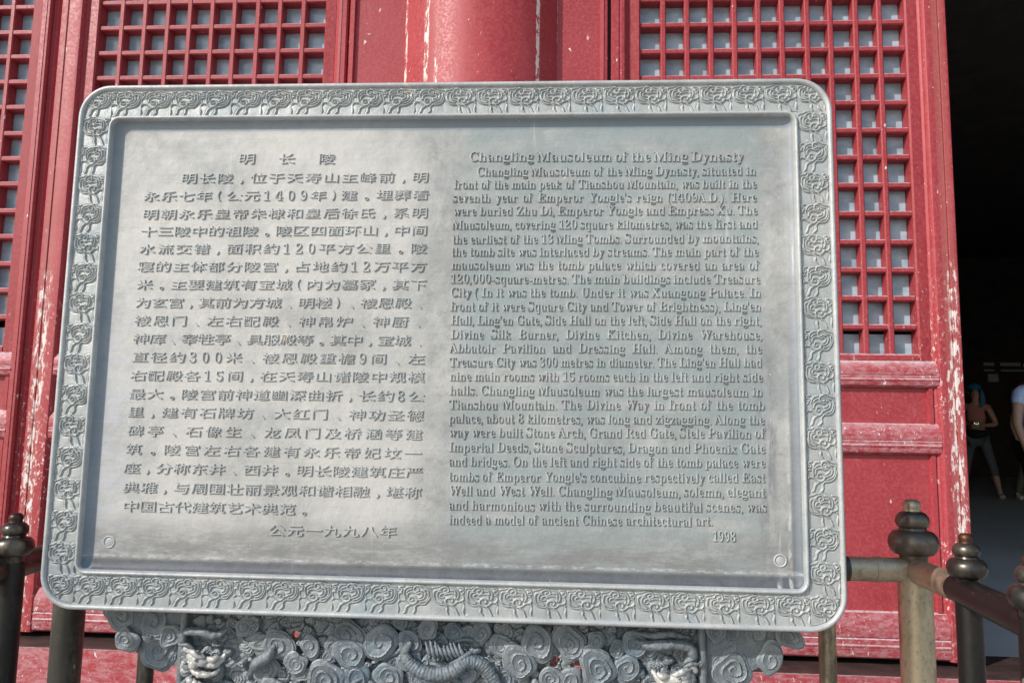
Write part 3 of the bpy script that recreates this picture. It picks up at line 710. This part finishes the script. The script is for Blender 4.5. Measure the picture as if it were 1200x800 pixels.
allsc = list(SCR) + [(.245, .820, .014), (.268, .796, .013), (.250, .775, .012), (.300, .822, .012), (.325, .800, .011), (.345, .818, .010), (.245, .750, .011), (-.640, .818, .012), (-.622, .790, .012), (-.700, .800, .011), (-.665, .790, .012), (-.628, .752, .010), (-.725, .812, .010)]
for i in range(34):                                  # the carving goes on below the edge of the photo
    z = .70 - .028 * (i // 9) ; x = -.53 + .083 * (i % 9) + rs.uniform(-.012, .012) + (.04 if (i // 9) % 2 else 0)
    allsc.append((x, z, rs.uniform(.018, .027)))
for i, (x, z, r) in enumerate(allsc):
    k = i % 9; s = r * 1.08; ang = rs.uniform(0, 6.28)
    put('cloud_scroll', SM[k], None, ped, (x, .0535 + rs.uniform(-.006, .005) + (.006 if r < .014 else 0), z), (s if rs.random() < .5 else -s, s * .62, s * rs.uniform(.8, 1)), (0, ang, 0))
# openwork sheet with holes behind the scrolls
def sheet():
    x0, x1, z0, z1 = -.605, .224, .60, .8345; n, m_ = 860, 236; q = np.random.default_rng(11)
    gx = np.linspace(x0, x1, n + 1); gz = np.linspace(z0, z1, m_ + 1); X, Z = np.meshgrid(gx, gz); Hh = .0015 * np.sin(X * 210 + 4 * np.sin(Z * 130)) * np.sin(Z * 190 + 3 * np.sin(X * 90))
    def stamp(cx, cz, r, lvl):                        # one small scroll, combed lock or boss pressed into the sheet
        i0, i1 = np.searchsorted(gx, (cx - r * 1.3, cx + r * 1.3)); j0, j1 = np.searchsorted(gz, (cz - r * 1.3, cz + r * 1.3))
        if i1 - i0 < 3 or j1 - j0 < 3: return
        x = X[j0:j1, i0:i1] - cx; z = Z[j0:j1, i0:i1] - cz; kind = q.integers(0, 4); th = np.arctan2(z, x); a0 = q.uniform(0, 6.28)
        rr = np.hypot(x, z) / r / (1 + .12 * np.cos(3 * th + a0) + .08 * np.cos(2 * th)); ins = np.clip(1 - rr ** 5, 0, 1); ins[rr > 1] = 0
        if kind < 2:
            ph = (rr * q.uniform(1.3, 2.6) - q.choice((-1, 1)) * th / 6.2832) % 1; h = lvl + .0035 * ins + .0035 * (ph - .3) * np.clip(rr * 3, 0, 1) * ins
        elif kind == 2:
            u = x * np.cos(a0) + z * np.sin(a0); v = -x * np.sin(a0) + z * np.cos(a0); h = lvl + .004 * ins + .0018 * np.abs(np.sin((v + 6 * u * u / r * .2) * 620)) * ins
        else: h = lvl + .0065 * np.sqrt(np.clip(1 - rr ** 2, 0, 1))
        w = rr < 1; H_ = Hh[j0:j1, i0:i1]; H_[w] = np.maximum(H_[w] * .25, h[w])
    for k in range(560): stamp(q.uniform(x0, x1), q.uniform(z0, z1), q.uniform(.006, .018) if k < 420 else q.uniform(.005, .009), q.uniform(.001, .007) + k * .000006)
    Hh += .0004 * q.standard_normal(Hh.shape)
    hl = [(a, b, c) for a, b, c in HOL] + [(-.5 + .09 * k_, .66 + .02 * (k_ % 2), .008) for k_ in range(8)]
    cx = (X[:-1, :-1] + X[1:, 1:]) / 2; cz = (Z[:-1, :-1] + Z[1:, 1:]) / 2; keep = np.ones(cx.shape, bool)
    for a, b, c in hl: th = np.arctan2(cz - b, cx - a); keep &= np.hypot(cx - a, cz - b) > c * (1.15 + .3 * np.sin(2 * th + a * 90) + .1 * np.sin(5 * th))
    idx = np.arange(X.size).reshape(X.shape); L = rootloc(ped)
    V = np.stack([X - L.x, .066 - Hh - L.y, Z - L.z], -1).reshape(-1, 3); Fc = np.stack([idx[:-1, :-1], idx[:-1, 1:], idx[1:, 1:], idx[1:, :-1]], -1)[keep]
    V2 = V.copy(); V2[:, 1] = .086 - L.y; Fb = Fc[:, ::-1] + len(V)
    E = {}                                            # walls round the holes and the outer edge
    e = np.concatenate([Fc[:, [0, 1]], Fc[:, [1, 2]], Fc[:, [2, 3]], Fc[:, [3, 0]]]); lo = np.sort(e, 1); key = lo[:, 0].astype(np.int64) * 10 ** 7 + lo[:, 1]
    u, inv, cnt = np.unique(key, return_inverse=True, return_counts=True); be = e[cnt[inv] == 1]
    Fw = np.stack([be[:, 1], be[:, 0], be[:, 0] + len(V), be[:, 1] + len(V)], -1)
    F = np.concatenate([Fc, Fb, Fw])
    me = bpy.data.meshes.new('mesh'); me.vertices.add(len(V) * 2); me.vertices.foreach_set('co', np.concatenate([V, V2]).ravel())
    me.loops.add(F.size); me.loops.foreach_set('vertex_index', F.ravel().astype(np.int32)); me.polygons.add(len(F)); me.polygons.foreach_set('loop_start', np.arange(0, F.size, 4, dtype=np.int32))
    me.polygons.foreach_set('use_smooth', np.ones(len(F), bool)); me.update(calc_edges=True); me.validate(); return me
o = put('openwork_sheet', sheet(), M['casting'], ped)
# carved ribbons between the scrolls
for i in range(12):
    x = rs.uniform(-.57, .19); z = rs.uniform(.70, .815); L = rs.uniform(.03, .06); a = rs.uniform(-.5, .5); r = rs.uniform(.003, .0045)
    if any(math.hypot(x - hx, z - hz) < .03 for hx, hz, _ in HOL): continue
    p0 = [(x - L * math.cos(a) * (.5 - u) * 2, .055 + .004 * math.sin(u * 6), z + L * .35 * math.sin(u * 4 + i) + L * math.sin(a) * (u - .5)) for u in (0, .25, .5, .75, 1)]
    part('cloud_ribbon', *sweep(p0, [r * .3, r, r * 1.1, r * .9, r * .2], 8, 4), M['casting_plain'], ped, 60)
# core, beam, foot
part('top_beam', *box(-.612, .230, .088, .12, .803, .8345, .004), M['casting_plain'], ped)
part('base_block', *join(box(-.60, .22, .05, .19, .01, .14, .01), box(-.56, .18, .06, .18, .14, .22, .01)), M['casting_plain'], ped)
part('leg_block', *box(-.56, -.46, .075, .16, .22, .62, .01), M['casting_plain'], ped); part('leg_block', *box(.08, .18, .075, .16, .22, .62, .01), M['casting_plain'], ped)
# wing plates behind the outer cloud scrolls
def wing(pts):
    n = len(pts); vs = [(x, .056, z) for x, z in pts] + [(x, .085, z) for x, z in pts]
    fs = [tuple(range(n)), tuple(range(2 * n - 1, n - 1, -1))] + [(i, (i + 1) % n, n + (i + 1) % n, n + i) for i in range(n)]
    part('wing_bracket', vs, fs, M['casting_plain'], ped, 40)
wing([(-.745, .832), (-.745, .818), (-.725, .800), (-.700, .772), (-.668, .748), (-.635, .738), (-.612, .742), (-.612, .832)])
wing([(.372, .834), (.362, .822), (.345, .800), (.322, .775), (.290, .757), (.262, .748), (.232, .742), (.232, .834)])
# framing blocks at the two ends with the dragon heads
def rough(g, amp, fr=170.):
    vs, fs = g; out = []
    for v in vs:
        v = Vector(v); n_ = mnoise.noise_vector(v * fr) * amp + mnoise.noise_vector(v * fr * 2.7) * amp * .5; out.append(v + n_)
    return out, fs
def dragon(cx, cz, f, s, mat, dark):
    d = lambda pts: [(cx + f * a * s, .046 - b * s, cz + c * s) for a, b, c in pts]
    h = part('dragon_head', *rough(sweep(d([(-.034, .000, .012), (-.020, .010, .012), (-.004, .016, .007), (.012, .014, .001), (.026, .013, -.001), (.037, .009, .007), (.044, .003, .019)]), [.006 * s, .012 * s, .012 * s, .0085 * s, .0075 * s, .0055 * s, .002 * s], 18, 8, .8), .0022 * s), mat, ped, 80)
    part('muzzle', *rough(sweep(d([(.014, .018, .010), (.026, .022, .010), (.036, .018, .016)]), [.004 * s, .0065 * s, .003 * s], 14, 8), .0014), mat, h, 80)
    part('jaw', *rough(sweep(d([(-.026, .002, -.006), (-.008, .012, -.018), (.010, .014, -.022), (.026, .010, -.018), (.034, .006, -.010)]), [.006 * s, .0075 * s, .006 * s, .0045 * s, .0015 * s], 14, 8, .8), .0018), mat, h, 80)
    part('brow', *rough(sweep(d([(-.030, .012, .022), (-.016, .022, .022), (-.002, .024, .015), (.010, .020, .013)]), [.002 * s, .0055 * s, .0045 * s, .0015 * s], 12, 8, .8), .0014), mat, h, 80)
    part('cheek', *rough(sweep(d([(-.030, .010, .002), (-.016, .018, -.002), (-.004, .018, -.006)]), [.003 * s, .0075 * s, .003 * s], 14, 8, .8), .002), mat, h, 80)
    part('eye', *rough(lathe([(.0002, -.0035 * s), (.003 * s, -.002 * s), (.0038 * s, .0005), (.0002, .0035 * s)], (cx + f * -.006 * s, .046 - .026 * s, cz + .009 * s), 12), .0005), dark, h, 80)
    for i in range(11):
        z0_ = .024 - i * .0058 + rs.uniform(-.002, .002); w1, w2, L_ = rs.uniform(-.004, .009), rs.uniform(-.012, .010), rs.uniform(.55, 1.0); rr_ = rs.uniform(.6, 1.25)
        part('mane_lock', *rough(sweep(d([(-.018, .004, z0_ * .6), (-.022 - .014 * L_, .010, z0_ + w1), (-.022 - .026 * L_, .006 + rs.uniform(0, .004), z0_ + w2), (-.020 - .034 * L_, .0, z0_ + w2 - w1)]), [.0038 * s * rr_, .005 * s * rr_, .0042 * s * rr_, .0012 * s], 10, 6, .6), .0010), dark if i % 4 else mat, h, 80)
    part('horn', *rough(sweep(d([(-.018, .010, .024), (-.030, .014, .033), (-.044, .012, .033), (-.054, .008, .039)]), [.004 * s, .0038 * s, .003 * s, .0012 * s], 10, 6), .0010), dark, h, 80)
    for i in range(5):                                # neck plates under the jaw
        part('neck_plate', *rough(sweep(d([(-.028 + i * .010, .008, -.030 - i * .004), (-.020 + i * .010, .015, -.034 - i * .004), (-.010 + i * .009, .010, -.044 - i * .003)]), [.005 * s, .0065 * s, .004 * s], 12, 6, .8), .0010), mat, h, 80)
dragon(-.565, .752, 1, .82, M['casting_pale'], M['casting_plain'])
dragon(.180, .750, -1, .78, M['casting_pale'], M['casting_plain'])
# dragon body looping through the middle: scaled tube with legs
def scaled_body(pts, rad):
    vs, fs = sweep(pts, rad, 28, 22, .9); n = 28; out = []
    P = cr([(*p, r_) for p, r_ in zip(pts, rad)], 22)
    for i, v in enumerate(vs):
        k, j = divmod(i, n); c = Vector(P[k][:3]); row = k // 4; ph = ((k % 4) / 4); jj = (j + (2 if row % 2 else 0)) % 4; j2 = min(jj, 4 - jj) / 2
        out.append(c + (Vector(v) - c) * (1 + .16 * max(0, 1 - ph - .5 * j2) + .03 * math.sin(k * .7)))
    return out, fs
part('dragon_body', *rough(scaled_body([(-.232, .047, .792), (-.240, .042, .775), (-.225, .038, .757), (-.195, .036, .747), (-.165, .038, .752), (-.142, .042, .766), (-.118, .045, .762), (-.10, .047, .742), (-.085, .050, .715)],
     [.004, .0075, .0095, .0105, .011, .010, .0095, .009, .007]), .0009), M['casting_plain'], ped, 80)
part('dragon_mane', *rough(join(*[sweep([(-.207 + i * .0062 + rs.uniform(-.002, .002), .046, .792 + rs.uniform(-.004, .004)), (-.202 + i * .0066, .040, .779), (-.198 + i * .007, .046, .766 + rs.uniform(-.005, .005))], [.0016, .0034, .0012], 8, 6) for i in range(9)]), .0012), M['casting_plain'], ped, 80)
part('dragon_claw', *rough(join(*[sweep([(-.135, .044, .780), (-.150 - i * .006, .038, .772 - i * .006), (-.170 - i * .003, .042, .762 - i * .007)], [.004, .0042, .0012], 8, 6) for i in range(4)]), .001), M['casting_plain'], ped, 80)
for (p, r) in (([(-.605, .046, .790), (-.595, .038, .797), (-.570, .034, .798), (-.548, .036, .793), (-.530, .040, .802)], .0065), ([(.120, .040, .806), (.140, .034, .800), (.170, .030, .803), (.200, .034, .800), (.208, .036, .785), (.195, .036, .775)], .0075),
               ([(.118, .042, .817), (.145, .038, .814), (.175, .036, .817), (.205, .040, .812)], .0055), ([(-.49, .044, .735), (-.478, .034, .752), (-.460, .034, .765), (-.452, .040, .780)], .009), ([(-.15, .044, .73), (-.17, .034, .745), (-.20, .032, .738), (-.23, .036, .75)], .008)):
    part('carved_ribbon', *rough(sweep([(a_, b_ + .006, c_) for a_, b_, c_ in p], [r * .35] + [r] * (len(p) - 2) + [r * .3], 12, 10, .8), .0016), M['casting_plain'], ped, 80)
for x in (-.6055, .2235): part('end_strip', *sweep([(x, .052, .832), (x + .001, .050, .75), (x, .052, .66)], [.006, .007, .006], 10, 5), M['casting_plain'], ped, 80)

# ------------------------------------------------------------------ people inside the hall
def skin_mesh(nodes, edges, sub=1):
    keys = list(nodes); me = bpy.data.meshes.new('skin'); me.from_pydata([nodes[k][:3] for k in keys], [(keys.index(a), keys.index(b)) for a, b in edges], [])
    o = bpy.data.objects.new('skin', me); COL.objects.link(o)
    md = o.modifiers.new('s', 'SKIN'); md.use_smooth_shade = True
    for i, k in enumerate(keys):
        r = nodes[k][3]; r = r if isinstance(r, tuple) else (r, r)
        me.skin_vertices[0].data[i].radius = r; me.skin_vertices[0].data[i].use_root = (i == 0)
    o.modifiers.new('u', 'SUBSURF').levels = sub
    dg = bpy.context.evaluated_depsgraph_get(); dg.update()
    r = bpy.data.meshes.new_from_object(o.evaluated_get(dg), depsgraph=dg)
    bpy.data.objects.remove(o); bpy.data.meshes.remove(me)
    r.polygons.foreach_set('use_smooth', [True] * len(r.polygons)); return r
def person(label, x, y, z, s, rot, arms, legs, mats, extras):
    t = thing('person', label, 'person', (x, y, z), None); t.rotation_euler = (0, 0, rot); t.scale = (s, s, s)
    sh, ar = .17, arms
    N = {'pelvis': (0, 0, .92, (.135, .095)), 'waist': (0, .0, 1.06, (.115, .08)), 'chest': (0, -.01, 1.25, (.145, .095)), 'clav': (0, 0, 1.40, (.085, .06)), 'neck': (0, -.005, 1.47, .047), 'jaw': (0, -.02, 1.54, (.056, .064)), 'head': (0, -.012, 1.62, (.074, .088)), 'crown': (0, 0, 1.685, (.055, .065))}
    E = [('pelvis', 'waist'), ('waist', 'chest'), ('chest', 'clav'), ('clav', 'neck'), ('neck', 'jaw'), ('jaw', 'head'), ('head', 'crown')]
    for sd in (-1, 1):
        q = 'LR'[sd > 0]; el, wr = ar[sd > 0]; kn, an = legs[sd > 0]
        N['sh' + q] = (sd * sh, 0, 1.385, .055); N['el' + q] = (*el, .040); N['wr' + q] = (*wr, .026)
        dv = (Vector(wr) - Vector(el)).normalized(); hp = Vector(wr) + dv * .07
        N['pa' + q] = (*hp, (.034, .018)); E += [('clav', 'sh' + q), ('sh' + q, 'el' + q), ('el' + q, 'wr' + q), ('wr' + q, 'pa' + q)]
        side = dv.cross(Vector((0, 1, 0))).normalized() if abs(dv.y) < .9 else Vector((1, 0, 0))
        for i in range(4):
            b0 = hp + side * (i - 1.5) * .017 + dv * .02; L = (.062, .072, .068, .052)[i]
            m1 = b0 + dv * L * .5 + Vector((0, -.006, 0)); m2 = b0 + dv * L + Vector((0, -.022, 0))
            N[f'f{q}{i}a'] = (*b0, .0085); N[f'f{q}{i}b'] = (*m1, .008); N[f'f{q}{i}c'] = (*m2, .0065)
            E += [('pa' + q, f'f{q}{i}a'), (f'f{q}{i}a', f'f{q}{i}b'), (f'f{q}{i}b', f'f{q}{i}c')]
        tb = Vector(wr) + dv * .035 - side * .030 * sd + Vector((0, -.012, 0)); N['t' + q] = (*tb, .010); N['u' + q] = (*(tb + dv * .035 - side * .010 * sd), .0075); E += [('wr' + q, 't' + q), ('t' + q, 'u' + q)]
        N['hi' + q] = (sd * .085, 0, .88, .088); N['kn' + q] = (*kn, .058); N['an' + q] = (*an, .036)
        N['he' + q] = (an[0], an[1] + .01, .045, .036); N['to' + q] = (an[0] + (.03 * sd), an[1] - .14, .03, (.042, .026))
        N['ca' + q] = tuple(.6 * k_ + .4 * a_ for k_, a_ in zip(kn, an)) + (.055,)
        E += [('pelvis', 'hi' + q), ('hi' + q, 'kn' + q), ('kn' + q, 'ca' + q), ('ca' + q, 'an' + q), ('an' + q, 'he' + q), ('he' + q, 'to' + q)]
    put('body', skin_mesh(N, E), SKIN, t)
    h = Vector((0, -.012, 1.62))
    def clothes(name, keys, grow, mat, ends=()):
        NN = {}
        for k_ in keys:
            v = N[k_]; r = v[3] if isinstance(v[3], tuple) else (v[3], v[3]); NN[k_] = (v[0], v[1], v[2], (r[0] + grow, r[1] + grow))
        for nm, a, b, u, r in ends:
            pa, pb = Vector(N[a][:3]), Vector(N[b][:3]); pp_ = pa.lerp(pb, u); NN[nm] = (*pp_, r)
        EE = [(a, b) for a, b in E if a in NN and b in NN] + [(a, nm) for nm, a, b, u, r in ends]
        put(name, skin_mesh(NN, EE), mat, t)
    clothes('shirt', ['pelvis', 'waist', 'chest', 'clav', 'shL', 'shR'] if mats.get('long_shirt') else ['waist', 'chest', 'clav', 'shL', 'shR'], .014, mats['shirt'],
            [('sl' + q, 'sh' + q, 'el' + q, mats.get('sleeve', .5), .052) for q in 'LR'])
    tr = mats.get('trouser_len', 1.0)
    if tr > .9: clothes('trousers', ['pelvis', 'hiL', 'hiR', 'knL', 'knR', 'caL', 'caR', 'anL', 'anR'], .012, mats['trousers'])
    else: clothes('trousers', ['pelvis', 'hiL', 'hiR', 'knL', 'knR', 'caL', 'caR'], .010, mats['trousers'])
    for q in 'LR': clothes('shoe', ['he' + q, 'to' + q], .010, mats['shoe'])
    # face
    part_l = lambda nm, vs_fs, m_: put(nm, mesh(*vs_fs, 80, True), m_, t)
    part_l('nose', sweep([(0, -.095, 1.635), (0, -.112, 1.605), (0, -.098, 1.592)], [.008, .013, .009], 8, 3), SKIN)
    for sd in (-1, 1):
        part_l('eye', lathe([(.0005, -.008), (.011, 0), (.0005, .008)], (sd * .030, -.092, 1.633), 10), mats['dark'])
        part_l('ear', sweep([(sd * .078, 0, 1.645), (sd * .085, .006, 1.625), (sd * .078, .002, 1.60)], [.008, .012, .007], 8, 3), SKIN)
    part_l('mouth', sweep([(-.022, -.086, 1.565), (0, -.093, 1.562), (.022, -.086, 1.565)], [.003, .006, .003], 6, 3), mats['lip'])
    hair = [(.0005, .105), (.045, .098), (.075, .07), (.088, .03), (.088, -.01), (.080, -.05)]
    vs, fs = lathe(hair[::-1], (0, .014, 1.645), 20); vs = [(a, b if b < -.04 or c > 1.66 else b, c) for a, b, c in vs]
    vs = [(a, max(b, -.055) if c < 1.67 else b, c) for a, b, c in vs]
    part_l('hair', (vs, fs), mats['hair'])
    for nm, g, m_ in extras: part_l(nm, g, m_)
    return t
lip = plain('lip', (.35, .12, .11)); black = cloth('black cloth', (.012, .012, .014)); hairm = plain('black hair', (.012, .010, .009), None, 60, .5)
def cap(mat_h=.0, brim=True):
    a = lathe([(.094, .02), (.096, .045), (.088, .085), (.055, .115), (.0005, .125)], (0, .008, 1.645), 24)
    b = prism([(.085 * math.sin(u) * .95, -.075 - .085 * math.cos(u)) for u in np.linspace(-1.57, 1.57, 11)], 'z', 1.662, 1.670)
    return join(a, b)
person('person in a blue cap and pink sleeveless top holding a camera with folded arms', 6.47, 11.62, .28, 1.0, -.45,
       (((-.26, -.02, 1.13), (-.05, -.24, 1.14)), ((.27, -.02, 1.12), (.04, -.26, 1.10))),
       (((-.16, -.02, .48), (-.22, .0, .08)), ((.19, -.06, .48), (.27, .0, .08))),
       dict(shirt=cloth('pink cloth', (.42, .17, .16)), trousers=cloth('grey leggings', (.09, .10, .115)), shoe=cloth('pale shoe', (.45, .45, .44)), dark=black, lip=lip, hair=hairm, sleeve=.12, trouser_len=.8),
       [('cap', cap(), cloth('blue cloth', (.012, .13, .27))), ('neck_scarf', sweep([(.085, .02, 1.66), (.100, .0, 1.56), (.095, -.03, 1.46), (.06, -.08, 1.38)], [.020, .035, .04, .02], 10, 5), cloth('pale blue cloth', (.05, .16, .26))),
        ('waist_bag', sweep([(-.19, -.02, .97), (-.10, -.12, .985), (0, -.145, .975), (.10, -.12, .985), (.19, -.02, 1.0)], [.03, .06, .07, .055, .03], 12, 4, .6), black),
        ('camera', join(box(-.06, .05, -.33, -.28, 1.10, 1.165, .008), lathe([(.028, 0), (.028, .02)], (0, -.32, 1.13), 14)), plain('camera body', (.05, .05, .055), None, 30, .25)),
        ('camera_plate', box(-.035, .030, -.337, -.331, 1.118, 1.150), plain('silver plate', (.6, .62, .65), None, 30, .2, .8))])
person('person in a light blue short-sleeved shirt and dark trousers walking at the right edge', 3.79, 5.36, .28, .90, .25,
       (((-.235, -.03, 1.10), (-.225, -.12, .86)), ((.24, .04, 1.10), (.26, .02, .86))),
       (((-.12, -.08, .48), (-.16, -.16, .08)), ((.12, .10, .48), (.12, .25, .10))),
       dict(shirt=cloth('light blue cloth', (.42, .54, .80)), trousers=black, shoe=cloth('light blue shoe', (.22, .36, .50)), dark=black, lip=lip, hair=hairm, sleeve=.45, long_shirt=True), [])
person('person in dark clothes and a red cap standing behind the light blue shirt', 7.12, 11.45, .28, 1.0, .3,
       (((-.24, .02, 1.12), (-.22, -.05, .88)), ((.24, .02, 1.12), (.24, -.05, .88))),
       (((-.12, -.04, .48), (-.20, .02, .08)), ((.12, .04, .48), (.14, .10, .08))),
       dict(shirt=cloth('dark brown cloth', (.07, .055, .05)), trousers=cloth('grey green cloth', (.10, .105, .085)), shoe=cloth('white shoe', (.55, .55, .53)), dark=black, lip=lip, hair=hairm, sleeve=.5),
       [('cap', cap(), cloth('red cloth', (.35, .03, .05)))])
